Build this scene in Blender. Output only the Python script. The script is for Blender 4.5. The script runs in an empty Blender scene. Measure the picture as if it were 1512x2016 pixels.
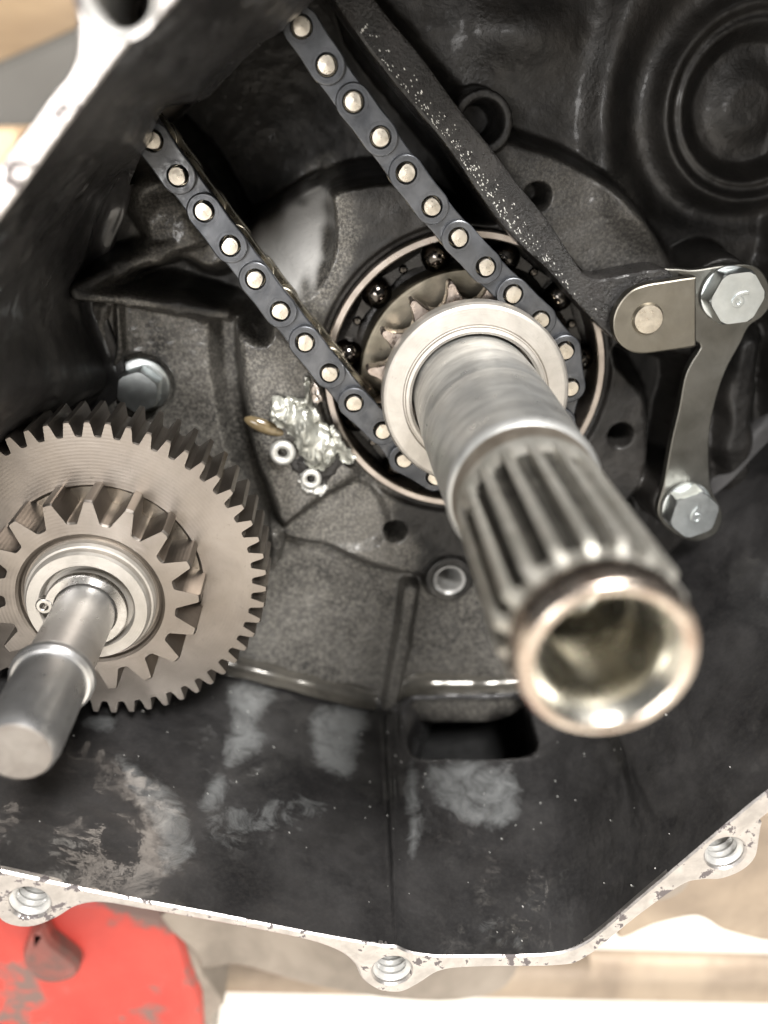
import bpy, bmesh, math, random
import numpy as np
from mathutils import Vector, Matrix, noise

random.seed(7); np.random.seed(7)
C = bpy.context.scene.collection
PI = math.pi
S = 0.001                                   # everything is laid out in millimetres of the engine case
UP = 0.45                                   # height of the case origin above the ground (m)

def W(p):                                   # case (x right, y up, z along the shafts) -> world metres
    return Vector((p[0]*S, -p[2]*S, p[1]*S + UP))

# ------------------------------------------------------------------ camera
FPX = 1750.0; VX, VY = 650.0, 216.5; HC = 154.4
_n = np.array([VX-756, 1008-VY, -FPX]); _n /= np.linalg.norm(_n)
_Z = -_n; _Y = np.array([0, 1, 0]) - _Z[1]*_Z; _Y /= np.linalg.norm(_Y); _X = np.cross(_Y, _Z)
RM = np.array([_X, _Y, _Z])                 # case axes in camera axes
def P(p, z):                                # a measured photo point at depth z of the case -> (x, y) in mm
    d = RM @ np.array([p[0]-756, 1008-p[1], -FPX]); q = d[:2]/-d[2]*(HC-z)
    return (float(q[0]), float(q[1]))
def P3(p, z):
    q = P(p, z); return (q[0], q[1], z)
def PL(pts, z): return [P(p, z) for p in pts]

cam = bpy.data.cameras.new('camera'); camo = bpy.data.objects.new('camera', cam); C.objects.link(camo)
R3 = Matrix([[RM[0][0], RM[0][1], RM[0][2]], [-RM[2][0], -RM[2][1], -RM[2][2]], [RM[1][0], RM[1][1], RM[1][2]]])
camo.matrix_world = Matrix.Translation(W((0, 0, HC))) @ R3.to_4x4()
cam.sensor_fit = 'VERTICAL'; cam.sensor_height = 36; cam.sensor_width = 27; cam.lens = 36*FPX/2016
cam.clip_start = 0.005; cam.clip_end = 60
cam.dof.use_dof = True; cam.dof.focus_distance = 0.140; cam.dof.aperture_fstop = 11.5
sc = bpy.context.scene; sc.camera = camo
sc.render.resolution_x = 768; sc.render.resolution_y = 1024
sc.render.engine = 'CYCLES'

# ------------------------------------------------------------------ light
w = bpy.data.worlds.new('World'); sc.world = w; w.use_nodes = True
bg = w.node_tree.nodes['Background']; bg.inputs[0].default_value = (0.96, 0.98, 1.0, 1); bg.inputs[1].default_value = 0.12
def area(name, loc, target, size, power, col, sy=None):
    l = bpy.data.lights.new(name, 'AREA'); l.energy = power; l.color = col; l.size = size
    if sy: l.shape = 'RECTANGLE'; l.size_y = sy
    o = bpy.data.objects.new(name, l); C.objects.link(o); o.location = loc
    o.rotation_euler = (Vector(target)-Vector(loc)).to_track_quat('-Z', 'Y').to_euler(); return o
TG = (0.01, 0, UP-0.06)
area('work_light', (0.12, -0.53, UP+0.47), TG, 0.15, 10.0, (1, 0.98, 0.95))
area('rear_area_light', (-0.48, -1.45, UP+0.04), (-0.03, 0, UP), 0.40, 9.0, (1.0, 0.98, 0.96))  # unseen soft source added behind the camera for glare on the flange
sun = bpy.data.lights.new('sun', 'SUN'); sun.energy = 5; sun.angle = math.radians(0.5); sun.color = (1, 0.95, 0.87)
so = bpy.data.objects.new('sun', sun); C.objects.link(so)
so.rotation_euler = Vector((-0.46, -0.50, -0.74)).to_track_quat('-Z', 'Y').to_euler()
vs = sc.view_settings; vs.view_transform = 'Standard'; vs.look = 'None'; vs.exposure = 0.35; vs.gamma = 1; vs.use_curve_mapping = False

# ------------------------------------------------------------------ materials
def mat(name, c1, c2, ns=0.25, r1=0.35, r2=0.55, metal=1.0, bump=0.15, bs=2.0, grain=0.0, gs=2.5, gc=None,
        coat=0.0, cs=0.08, crough=0.12, patch=None, stretch=None, lo=0.35, hi=0.65, bdist=0.25, stain_shade=None, painted_sheen=None, turned=0.0):
    """cloudy two-tone surface with fine grain, bump and (masked) oil coat; scales are per millimetre"""
    m = bpy.data.materials.new(name); m.use_nodes = True; nt = m.node_tree; N = nt.nodes; L = nt.links
    b = N['Principled BSDF']
    tc = N.new('ShaderNodeTexCoord'); mp = N.new('ShaderNodeMapping'); mp.inputs['Scale'].default_value = (1000, 1000, 1000)
    L.new(tc.outputs['Object'], mp.inputs['Vector']); V = mp.outputs['Vector']
    def nz(scale, detail=4, rough=0.6, dist=0.0, vec=None):
        n = N.new('ShaderNodeTexNoise'); n.inputs['Scale'].default_value = scale; n.inputs['Detail'].default_value = detail
        n.inputs['Roughness'].default_value = rough; n.inputs['Distortion'].default_value = dist; L.new(vec or V, n.inputs['Vector']); return n.outputs['Fac']
    def ramp(fac, a, bb, ca=(0, 0, 0, 1), cb=(1, 1, 1, 1)):
        r = N.new('ShaderNodeValToRGB'); r.color_ramp.elements[0].position = a; r.color_ramp.elements[1].position = bb
        r.color_ramp.elements[0].color = ca; r.color_ramp.elements[1].color = cb; L.new(fac, r.inputs['Fac']); return r.outputs['Color']
    def mix(fac, a, bb):
        x = N.new('ShaderNodeMix'); x.data_type = 'RGBA'
        if isinstance(fac, float): x.inputs[0].default_value = fac
        else: L.new(fac, x.inputs[0])
        for s_, k in ((a, 6), (bb, 7)):
            if isinstance(s_, tuple): x.inputs[k].default_value = (*s_[:3], 1)
            else: L.new(s_, x.inputs[k])
        return x.outputs[2]
    VS = V
    if stretch:
        m2 = N.new('ShaderNodeMapping'); m2.inputs['Scale'].default_value = stretch; L.new(V, m2.inputs['Vector']); VS = m2.outputs['Vector']
    f1 = ramp(nz(ns, 5, 0.62, 0.4, VS), lo, hi)
    col = mix(f1, c1, c2)
    if grain:
        g = ramp(nz(gs, 2, 0.7), 0.42, 0.66)
        mul = N.new('ShaderNodeMath'); mul.operation = 'MULTIPLY'; mul.inputs[1].default_value = grain; L.new(g, mul.inputs[0])
        col = mix(mul.outputs[0], col, gc or tuple(min(1, v*2.2) for v in c2))
    if stain_shade:                                # baked-on black oil, also painting the tunnel's shade dark (low 'dry' vertex attribute)
        at_ = N.new('ShaderNodeAttribute'); at_.attribute_name = 'dry_unshaded'
        col = mix(at_.outputs['Fac'], mix(f1, stain_shade[0], stain_shade[1]), col)
        ab_ = N.new('ShaderNodeAttribute'); ab_.attribute_name = 'lip_light'
        col = mix(ab_.outputs['Fac'], col, (0.62, 0.61, 0.59))  # pale colour stands in for light caught by the tunnel lip
    if painted_sheen:                                 # wall reflections painted as pale grey patches, stored in a vertex attribute
        at_ = N.new('ShaderNodeAttribute'); at_.attribute_name = 'painted_sheen'
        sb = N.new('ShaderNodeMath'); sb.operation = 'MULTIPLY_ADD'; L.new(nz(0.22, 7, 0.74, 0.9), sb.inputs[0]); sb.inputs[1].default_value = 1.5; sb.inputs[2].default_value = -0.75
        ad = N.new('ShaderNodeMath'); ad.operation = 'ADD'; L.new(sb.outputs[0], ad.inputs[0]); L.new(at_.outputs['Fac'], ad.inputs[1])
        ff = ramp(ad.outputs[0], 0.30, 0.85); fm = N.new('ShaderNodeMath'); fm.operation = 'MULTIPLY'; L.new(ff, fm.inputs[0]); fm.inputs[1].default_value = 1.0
        col = mix(fm.outputs[0], col, painted_sheen)
    rgh = N.new('ShaderNodeMapRange'); rgh.inputs['To Min'].default_value = r1; rgh.inputs['To Max'].default_value = r2
    L.new(nz(ns*2.3, 4, 0.6), rgh.inputs['Value']); rgh.inputs['From Min'].default_value = 0.3; rgh.inputs['From Max'].default_value = 0.7
    rout = rgh.outputs[0]; mout = None
    if patch:                                # flakes with a hard outline (gasket residue, chipped paint)
        pc, ps, p0, p1, pr_, pm = patch
        pf = ramp(nz(ps, 5, 0.68, 0.15), p0, p1)
        col = mix(pf, col, pc)
        rm = N.new('ShaderNodeMix'); rm.data_type = 'FLOAT'; L.new(pf, rm.inputs[0]); L.new(rout, rm.inputs[2]); rm.inputs[3].default_value = pr_; rout = rm.outputs[0]
        mm = N.new('ShaderNodeMix'); mm.data_type = 'FLOAT'; L.new(pf, mm.inputs[0]); mm.inputs[2].default_value = metal; mm.inputs[3].default_value = pm; mout = mm.outputs[0]
    L.new(col, b.inputs['Base Color']); L.new(rout, b.inputs['Roughness'])
    if mout: L.new(mout, b.inputs['Metallic'])
    else: b.inputs['Metallic'].default_value = metal
    if turned:                               # concentric tool marks around the part's own axis
        wv_ = N.new('ShaderNodeTexWave'); wv_.wave_type = 'RINGS'; wv_.rings_direction = 'Y'; wv_.inputs['Scale'].default_value = turned
        wv_.inputs['Distortion'].default_value = 1.5; wv_.inputs['Detail'].default_value = 3; wv_.inputs['Detail Scale'].default_value = 0.4
        L.new(V, wv_.inputs['Vector'])
        tb = N.new('ShaderNodeBump'); tb.inputs['Strength'].default_value = 0.10; tb.inputs['Distance'].default_value = 0.06*S; L.new(wv_.outputs['Fac'], tb.inputs['Height'])
        sc_ = nz(0.9, 6, 0.75, 1.2)
        dk = ramp(sc_, 0.60, 0.75); mk = N.new('ShaderNodeMath'); mk.operation = 'MULTIPLY'; mk.inputs[1].default_value = 0.45; L.new(dk, mk.inputs[0])
        col2 = mix(mk.outputs[0], col, tuple(v*0.35 for v in c1)); L.new(col2, b.inputs['Base Color'])
        L.new(tb.outputs[0], b.inputs['Normal'])
    elif bump:
        bp = N.new('ShaderNodeBump'); bp.inputs['Strength'].default_value = bump; bp.inputs['Distance'].default_value = bdist*S
        L.new(nz(bs, 4, 0.65, 0, VS), bp.inputs['Height']); L.new(bp.outputs[0], b.inputs['Normal'])
    if coat:
        cm = ramp(nz(cs, 5, 0.68, 0.9), 0.44, 0.56)
        mu = N.new('ShaderNodeMath'); mu.operation = 'MULTIPLY'; mu.inputs[1].default_value = coat; L.new(cm, mu.inputs[0])
        cw = mu.outputs[0]
        if stain_shade:
            k1 = N.new('ShaderNodeMath'); k1.operation = 'MULTIPLY_ADD'; L.new(at_.outputs['Fac'], k1.inputs[0]); k1.inputs[1].default_value = 0.75; k1.inputs[2].default_value = 0.25
            k2 = N.new('ShaderNodeMath'); k2.operation = 'MULTIPLY'; L.new(k1.outputs[0], k2.inputs[0]); L.new(cw, k2.inputs[1]); cw = k2.outputs[0]
        L.new(cw, b.inputs['Coat Weight']); b.inputs['Coat Roughness'].default_value = crough
        cb = N.new('ShaderNodeBump'); cb.inputs['Strength'].default_value = 0.12; cb.inputs['Distance'].default_value = 0.4*S
        L.new(nz(0.5, 3, 0.6), cb.inputs['Height']); L.new(cb.outputs[0], b.inputs['Coat Normal'])
    return m

M = {}
M['cast'] = mat('oily_cast_alloy', (0.026, 0.0245, 0.023), (0.088, 0.082, 0.074), ns=0.07, r1=0.34, r2=0.62, metal=0.35, bump=0.5, bs=1.6,
                grain=0.62, gs=1.9, gc=(0.25, 0.235, 0.205), coat=0.6, cs=0.07, crough=0.13, stain_shade=((0.006, 0.0055, 0.0052), (0.018, 0.016, 0.0145)))
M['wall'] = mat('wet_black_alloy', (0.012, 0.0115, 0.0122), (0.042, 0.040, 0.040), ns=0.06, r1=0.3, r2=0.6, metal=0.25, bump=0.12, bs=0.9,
                grain=0.12, gs=1.6, gc=(0.10, 0.095, 0.09), coat=1.0, cs=0.045, crough=0.07, painted_sheen=(0.20, 0.205, 0.205))
M['flange'] = mat('machined_flange', (0.36, 0.34, 0.325), (0.52, 0.49, 0.47), ns=0.3, r1=0.28, r2=0.42, metal=0.9, bump=0.12, bs=3,
                  patch=((0.10, 0.085, 0.085), 0.3, 0.57, 0.59, 0.7, 0.1))
M['steel'] = mat('worn_shaft_steel', (0.40, 0.40, 0.39), (0.66, 0.66, 0.64), ns=0.14, r1=0.26, r2=0.46, metal=0.72, bump=0.1, bs=2.5, stretch=(1, 3.0, 1))
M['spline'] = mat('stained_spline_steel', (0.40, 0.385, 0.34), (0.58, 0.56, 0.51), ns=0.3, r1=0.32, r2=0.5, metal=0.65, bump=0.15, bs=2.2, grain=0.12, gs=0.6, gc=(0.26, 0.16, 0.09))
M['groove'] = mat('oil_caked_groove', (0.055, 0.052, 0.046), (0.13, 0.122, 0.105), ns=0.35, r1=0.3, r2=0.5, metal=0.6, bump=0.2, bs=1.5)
M['endring'] = mat('heat_stained_shaft_end', (0.42, 0.33, 0.27), (0.66, 0.58, 0.50), ns=0.3, r1=0.16, r2=0.34, bump=0.12, bs=2)
M['band'] = mat('rust_stained_band', (0.25, 0.205, 0.16), (0.42, 0.37, 0.31), ns=0.2, r1=0.3, r2=0.45, metal=0.75, bump=0.1)
M['bore'] = mat('polished_bore', (0.50, 0.48, 0.42), (0.62, 0.60, 0.54), ns=0.2, r1=0.2, r2=0.3, bump=0.03, bs=1.5)
M['washer'] = mat('machined_washer', (0.40, 0.375, 0.34), (0.50, 0.47, 0.43), ns=0.2, r1=0.46, r2=0.6, metal=0.8, bump=0.12, bs=3, turned=0.8)
M['sprocket'] = mat('sprocket_steel', (0.30, 0.25, 0.22), (0.50, 0.43, 0.38), ns=0.4, r1=0.22, r2=0.4, bump=0.1)
M['inner'] = mat('olive_ring_steel', (0.13, 0.12, 0.095), (0.25, 0.225, 0.18), ns=0.15, r1=0.26, r2=0.42, bump=0.08, turned=0.7)
M['outer'] = mat('bearing_ring_steel', (0.36, 0.32, 0.29), (0.50, 0.45, 0.41), ns=0.2, r1=0.25, r2=0.4, bump=0.05)
M['ball'] = mat('oiled_ball', (0.06, 0.055, 0.05), (0.10, 0.09, 0.08), ns=0.2, r1=0.08, r2=0.16, bump=0.0)
M['black'] = mat('black_oil_film', (0.012, 0.011, 0.010), (0.03, 0.027, 0.024), ns=0.2, r1=0.15, r2=0.35, metal=0.2, bump=0.1)
M['void'] = mat('recess_shade_black', (0.006, 0.006, 0.006), (0.012, 0.012, 0.012), ns=0.2, r1=0.5, r2=0.7, metal=0, bump=0.2)  # near-black colour stands in for shade in the window recess
M['plate'] = mat('blued_chain_plate', (0.050, 0.053, 0.059), (0.105, 0.109, 0.118), ns=0.16, r1=0.28, r2=0.46, metal=0.85, bump=0.06, bs=2.5, coat=0.7, cs=0.12)
M['backplate'] = mat('highlit_chain_plate', (0.22, 0.20, 0.16), (0.34, 0.31, 0.25), ns=0.16, r1=0.2, r2=0.35, bump=0.05)  # paler than the front plates, painting in golden edge highlights
M['pin'] = mat('chain_pin_steel', (0.44, 0.40, 0.34), (0.62, 0.57, 0.49), ns=0.5, r1=0.24, r2=0.4, bump=0.15, bs=1.5)
M['roller'] = mat('roller_steel', (0.40, 0.36, 0.28), (0.58, 0.52, 0.42), ns=0.3, r1=0.15, r2=0.3, bump=0.05)
M['rubber'] = mat('oily_black_rubber', (0.007, 0.0065, 0.006), (0.018, 0.016, 0.015), ns=0.2, r1=0.22, r2=0.5, metal=0.0, bump=1.0, bs=1.9, coat=0.5, cs=0.15, crough=0.12, bdist=0.5)
M['zinc'] = mat('zinc_plate_steel', (0.115, 0.112, 0.10), (0.17, 0.165, 0.15), ns=0.12, r1=0.34, r2=0.48, bump=0.08, bs=3)
M['tab'] = mat('worn_tab_steel', (0.14, 0.13, 0.108), (0.205, 0.19, 0.16), ns=0.12, r1=0.34, r2=0.48, bump=0.08, bs=3)
M['bolt'] = mat('bright_zinc_bolt', (0.50, 0.53, 0.53), (0.60, 0.63, 0.63), ns=0.4, r1=0.3, r2=0.4, bump=0.0, bs=1.5)
M['gear'] = mat('brown_tempered_gear', (0.205, 0.18, 0.157), (0.29, 0.26, 0.232), ns=0.06, r1=0.34, r2=0.48, bump=0.08, bs=3, turned=0.55)
M['geardark'] = mat('dark_gear_web', (0.12, 0.11, 0.095), (0.26, 0.235, 0.20), ns=0.1, r1=0.26, r2=0.42, bump=0.08)  # darker gear tone for the recessed web
M['shaft'] = mat('ground_shaft', (0.48, 0.475, 0.47), (0.58, 0.575, 0.57), ns=0.2, r1=0.26, r2=0.36, metal=0.9, bump=0.05)
M['thread'] = mat('tapped_thread', (0.46, 0.455, 0.44), (0.60, 0.59, 0.57), ns=0.3, r1=0.3, r2=0.42, metal=0.5, bump=0.0)
M['endface'] = mat('turned_end_face', (0.22, 0.20, 0.185), (0.30, 0.28, 0.26), ns=0.25, r1=0.5, r2=0.62, bump=0.1, bs=2)
M['clip'] = mat('spring_steel_clip', (0.36, 0.35, 0.33), (0.50, 0.48, 0.46), ns=0.3, r1=0.2, r2=0.34, bump=0.05)
M['torn'] = mat('torn_bare_alloy', (0.20, 0.20, 0.175), (0.50, 0.50, 0.45), ns=0.3, r1=0.28, r2=0.5, metal=0.6, bump=0.5, bs=0.9)
M['eyelet'] = mat('matt_alloy_eyelet', (0.48, 0.48, 0.45), (0.62, 0.61, 0.58), ns=0.5, r1=0.4, r2=0.55, metal=0.7, bump=0.3, bs=2)
M['amber'] = mat('amber_oil', (0.10, 0.075, 0.04), (0.17, 0.13, 0.075), ns=0.4, r1=0.05, r2=0.1, metal=0.0, bump=0.0)
M['glint_strip'] = mat('glossy_glint_strip', (0.05, 0.046, 0.04), (0.09, 0.083, 0.07), ns=0.2, r1=0.10, r2=0.2, metal=0.3, bump=0.05, bs=0.8)  # for the strip added to give the ledge its highlight
M['red'] = mat('chipped_red_paint', (0.36, 0.028, 0.02), (0.52, 0.055, 0.038), ns=0.03, r1=0.4, r2=0.6, metal=0, bump=0.3, bs=0.3,
               patch=((0.16, 0.10, 0.085), 0.045, 0.50, 0.57, 0.7, 0.0))
M['grime'] = mat('grimy_red_metal', (0.10, 0.06, 0.05), (0.30, 0.06, 0.045), ns=0.12, r1=0.4, r2=0.6, metal=0, bump=0.4, bs=0.4)
M['rust'] = mat('dusty_brown_steel', (0.20, 0.155, 0.115), (0.34, 0.27, 0.20), ns=0.04, r1=0.5, r2=0.7, metal=0.2, bump=0.4, bs=0.4)
M['sump'] = mat('dusty_case_alloy', (0.17, 0.145, 0.12), (0.30, 0.26, 0.22), ns=0.05, r1=0.45, r2=0.6, metal=0.4, bump=0.4, bs=0.5)
M['ground'] = mat('pale_concrete', (0.74, 0.70, 0.64), (0.86, 0.83, 0.78), ns=0.004, r1=0.7, r2=0.9, metal=0, bump=0.2, bs=0.05)
M['wood'] = mat('bare_timber', (0.22, 0.145, 0.08), (0.32, 0.225, 0.13), ns=0.012, r1=0.5, r2=0.7, metal=0, bump=0.3, bs=0.05, stretch=(1, 1, 6))
M['grey'] = mat('grey_board', (0.10, 0.095, 0.085), (0.145, 0.138, 0.125), ns=0.01, r1=0.5, r2=0.7, metal=0, bump=0.1, bs=0.05)
M['orange'] = mat('pale_orange_crate', (0.78, 0.50, 0.28), (0.85, 0.60, 0.38), ns=0.01, r1=0.5, r2=0.7, metal=0, bump=0.1, bs=0.05)

# ------------------------------------------------------------------ builders
def tag(o, label=None, cat=None, group=None, kind=None):
    for k, v in (('label', label), ('category', cat), ('group', group), ('kind', kind)):
        if v: o[k] = v
    return o
def thing(name, label, cat, at=(0, 0, 0), group=None, kind=None):
    o = bpy.data.objects.new(name, None); C.objects.link(o); o.location = W(at); o.empty_display_size = 0.005
    return tag(o, label, cat, group, kind)
def mesh_obj(name, V, F, m, parent=None, sharp=35, smooth=True, at=None):
    """vertices in case millimetres; the object's origin is `at` (or its parent's origin)"""
    V = np.asarray(V, float).reshape(-1, 3)
    Wv = np.stack([V[:, 0]*S, -V[:, 2]*S, V[:, 1]*S+UP], 1)
    org = W(at) if at is not None else (parent_world(parent) if parent else Vector((0, 0, 0)))
    Wv = Wv - np.array(org)
    me = bpy.data.meshes.new(name); me.from_pydata(Wv.tolist(), [], [list(map(int, f)) for f in F]); me.update()
    if isinstance(m, (list, tuple)):
        for k in m: me.materials.append(k)
    else: me.materials.append(m)
    if smooth:
        me.polygons.foreach_set('use_smooth', np.ones(len(me.polygons), bool))
        if sharp <= 40: sharp = 20
        if sharp < 180: me.set_sharp_from_angle(angle=math.radians(sharp))
    o = bpy.data.objects.new(name, me); C.objects.link(o)
    if parent: o.parent = parent; o.location = org - parent_world(parent)
    else: o.location = org
    return o
def parent_world(p):
    v = Vector((0, 0, 0))
    while p: v = v + p.location; p = p.parent
    return v
def rings(c, prof, n=64, a0=0.0, cap0=False, cap1=False):
    """prof: list of (radius or function of angle, z)"""
    V = []; F = []
    th = [a0+2*PI*i/n for i in range(n)]
    for r, z in prof:
        for t in th:
            rr = r(t) if callable(r) else r
            V.append((c[0]+rr*math.cos(t), c[1]+rr*math.sin(t), z))
    for k in range(len(prof)-1):
        for i in range(n):
            j = (i+1) % n; F.append((k*n+i, k*n+j, (k+1)*n+j, (k+1)*n+i))
    if cap0: F.append(tuple(range(n-1, -1, -1)))
    if cap1: F.append(tuple(range((len(prof)-1)*n, len(prof)*n)))
    return V, F
def join(*ms):
    V = []; F = []
    for v, f in ms:
        k = len(V); V += list(v); F += [tuple(i+k for i in q) for q in f]
    return V, F
def sarea(p): return 0.5*sum(p[i][0]*p[(i+1) % len(p)][1]-p[(i+1) % len(p)][0]*p[i][1] for i in range(len(p)))
def ccw(p): return list(p) if sarea(p) > 0 else list(p)[::-1]
def inset(p, d):
    p = ccw(p); n = len(p); out = []
    for i in range(n):
        a = Vector(p[i-1]); b = Vector(p[i]); c = Vector(p[(i+1) % n])
        e1 = (b-a).normalized() if (b-a).length > 1e-9 else Vector((1, 0)); e2 = (c-b).normalized() if (c-b).length > 1e-9 else e1
        n1 = Vector((-e1.y, e1.x)); n2 = Vector((-e2.y, e2.x)); m = n1+n2
        if m.length < 1e-6: m = n1
        m.normalize(); k = d/max(0.45, m.dot(n1)); out.append((b.x+m.x*k, b.y+m.y*k))
    return out
def extrude(poly, z0, z1, bev=0.0, holes=(), hbev=None, hz=None):
    """solid plate from outline + holes, front face at z1, rounded edge"""
    bm = bmesh.new(); loops = []
    def loop(p, z):
        vs_ = [bm.verts.new((x, y, z)) for x, y in p]
        return vs_
    def band(a, b):
        n = len(a)
        for i in range(n):
            bm.faces.new((a[i], a[(i+1) % n], b[(i+1) % n], b[i]))
    top = []
    P0 = ccw(poly)
    stack = [loop(P0, z0)]
    if bev > 0:
        stack.append(loop(P0, z1-bev)); stack.append(loop(inset(P0, bev*0.3), z1-bev*0.3)); stack.append(loop(inset(P0, bev), z1))
    else: stack.append(loop(P0, z1))
    for a, b in zip(stack, stack[1:]): band(a, b)
    top.append(stack[-1]); bottoms = [stack[0]]
    for h in holes:
        h = ccw(h)[::-1]; hb = bev if hbev is None else hbev
        st = [loop(h, z0 if hz is None else hz)]
        if hb > 0:
            st.append(loop(h, z1-hb)); c = Vector((sum(x for x, y in h)/len(h), sum(y for x, y in h)/len(h)))
            st.append(loop([(c.x+(x-c.x)*(1+hb/max(0.01, math.hypot(x-c.x, y-c.y))), c.y+(y-c.y)*(1+hb/max(0.01, math.hypot(x-c.x, y-c.y)))) for x, y in h], z1))
        else: st.append(loop(h, z1))
        for a, b in zip(st, st[1:]): band(a, b)
        top.append(st[-1]); bottoms.append(st[0])
    for group in ((top, bottoms) if hz is None else (top,)):
        if len(group) == 1:
            bm.faces.new(group[0] if group is top else group[0][::-1])
        else:
            ed = []
            for l in group:
                for i in range(len(l)):
                    e = bm.edges.get((l[i], l[(i+1) % len(l)])) or bm.edges.new((l[i], l[(i+1) % len(l)])); ed.append(e)
            bmesh.ops.triangle_fill(bm, edges=ed, use_beauty=True, use_dissolve=False)
    bmesh.ops.recalc_face_normals(bm, faces=bm.faces)
    bm.verts.index_update()
    V = [tuple(v.co) for v in bm.verts]; F = [tuple(v.index for v in f.verts) for f in bm.faces]; bm.free()
    return V, F
def circle(c, r, n=24, a0=0): return [(c[0]+r*math.cos(a0+2*PI*i/n), c[1]+r*math.sin(a0+2*PI*i/n)) for i in range(n)]
def smooth(p, k=6, closed=True):
    out = []; n = len(p); rng = range(n) if closed else range(n-1)
    g = (lambda i: p[i % n]) if closed else (lambda i: p[max(0, min(n-1, i))])
    for i in rng:
        a, b, c, d = g(i-1), g(i), g(i+1), g(i+2)
        for s in range(k):
            t = s/k
            out.append(tuple(0.5*(2*b[q]+(c[q]-a[q])*t+(2*a[q]-5*b[q]+4*c[q]-d[q])*t*t+(3*b[q]-a[q]-3*c[q]+d[q])*t**3) for q in range(len(b))))
    if not closed: out.append(p[-1])
    return out
def ball(c, r, nu=20, nv=12, sx=1, sy=1, sz=1):
    V = []; F = []
    for i in range(nv+1):
        a = -PI/2+PI*i/nv
        for j in range(nu):
            b = 2*PI*j/nu; V.append((c[0]+sx*r*math.cos(a)*math.cos(b), c[1]+sy*r*math.cos(a)*math.sin(b), c[2]+sz*r*math.sin(a)))
    for i in range(nv):
        for j in range(nu):
            k = (j+1) % nu; F.append((i*nu+j, i*nu+k, (i+1)*nu+k, (i+1)*nu+j))
    return V, F
def torus(c, R, r, z, n=32, m=10, fz=1.0):
    V = []; F = []
    for i in range(n):
        a = 2*PI*i/n
        for j in range(m):
            b = 2*PI*j/m; V.append((c[0]+(R+r*math.cos(b))*math.cos(a), c[1]+(R+r*math.cos(b))*math.sin(a), z+fz*r*math.sin(b)))
    for i in range(n):
        for j in range(m):
            F.append((i*m+j, ((i+1) % n)*m+j, ((i+1) % n)*m+(j+1) % m, i*m+(j+1) % m))
    return V, F
def threads(c, r, z1, z0, pitch=1.0, n=32):
    prof = [(r+0.75, z1+0.01), (r+0.42, z1-0.3)]; z = z1-0.5
    while z > z0:
        prof += [(r+0.02, z), (r-0.02, z-pitch*0.15), (r+0.42, z-pitch*0.55), (r+0.42, z-pitch*0.7)]; z -= pitch
    prof += [(r, z0)]
    v, f = rings(c, prof, n); return v, [q[::-1] for q in f]

A = (24.2, -43.0)                            # crank axis
G = (-37.8, -71.6)                           # idler gear axis
ZF = 57.0                                    # gasket face
FLOOR = -5.0

# ------------------------------------------------------------------ crankcase
case = thing('engine_crankcase', 'open black oily engine crankcase with pale machined gasket flange around the shafts', 'engine case', (20, -100, 0))

T_in = [(2200, -300), (2300, 300), (2250, 900), (1900, 1270), (1700, 1420), (1512, 1557), (1440, 1615), (1340, 1700),
        (1254, 1773), (1195, 1824), (1150, 1858), (1100, 1876), (1030, 1881), (940, 1882), (861, 1882), (805, 1874), (780, 1864), (744, 1860), (603, 1835), (417, 1798),
        (201, 1758), (0, 1714), (-150, 1685), (-300, 1610), (-345, 1450), (-340, 1250), (-310, 1080), (-260, 940), (-215, 810), (-180, 710), (-100, 560),
        (0, 428), (83, 314), (125, 255), (172, 192), (239, 103), (267, 72), (314, 36), (347, 0), (420, -90), (560, -260), (900, -600), (1700, -650)]
B_in = [(1640, -60), (1690, 300), (1650, 760), (1560, 985), (1480, 1040), (1385, 1085), (1330, 1125), (1250, 1190),
        (1190, 1240), (1145, 1285), (1100, 1318), (1050, 1338), (990, 1348), (920, 1350), (850, 1350), (800, 1356), (775, 1372), (738, 1383), (600, 1350), (470, 1317),
        (370, 1295), (250, 1270), (150, 1240), (40, 1170), (10, 1050), (15, 950), (60, 870), (150, 800), (212, 740), (170, 600), (185, 480),
        (215, 390), (245, 335), (285, 290), (325, 218), (402, 200), (450, 150), (520, 85), (565, 52), (640, -20), (720, -90), (880, -180), (1300, -190)]
k0 = T_in.index((83, 314)); TUN = {k0: 2, k0+1: 11, **{k: 13 for k in range(k0+2, k0+10)}}   # here the wall stops above the chain tunnel
tin = [P(p, ZF) for p in T_in]
TUN.update({B_in.index(q): v for q, v in (((1330, 1125), -9), ((1385, 1085), -15), ((1480, 1040), -17), ((1560, 985), -17), ((1650, 760), -17))})
bz = [TUN.get(i, FLOOR) for i in range(len(B_in))]
bin_ = [P(p, z) for p, z in zip(B_in, bz)]
for i in range(T_in.index((1340, 1700))+1): bin_[i] = (tin[i][0]-0.6, tin[i][1]+0.6)      # the right-hand wall stands square
pairs = [(t[0], t[1], b[0], b[1], z) for t, b, z in zip(tin, bin_, bz)]
cs_ = smooth(pairs, 24)
inner_top = [(p[0], p[1]) for p in cs_]

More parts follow.
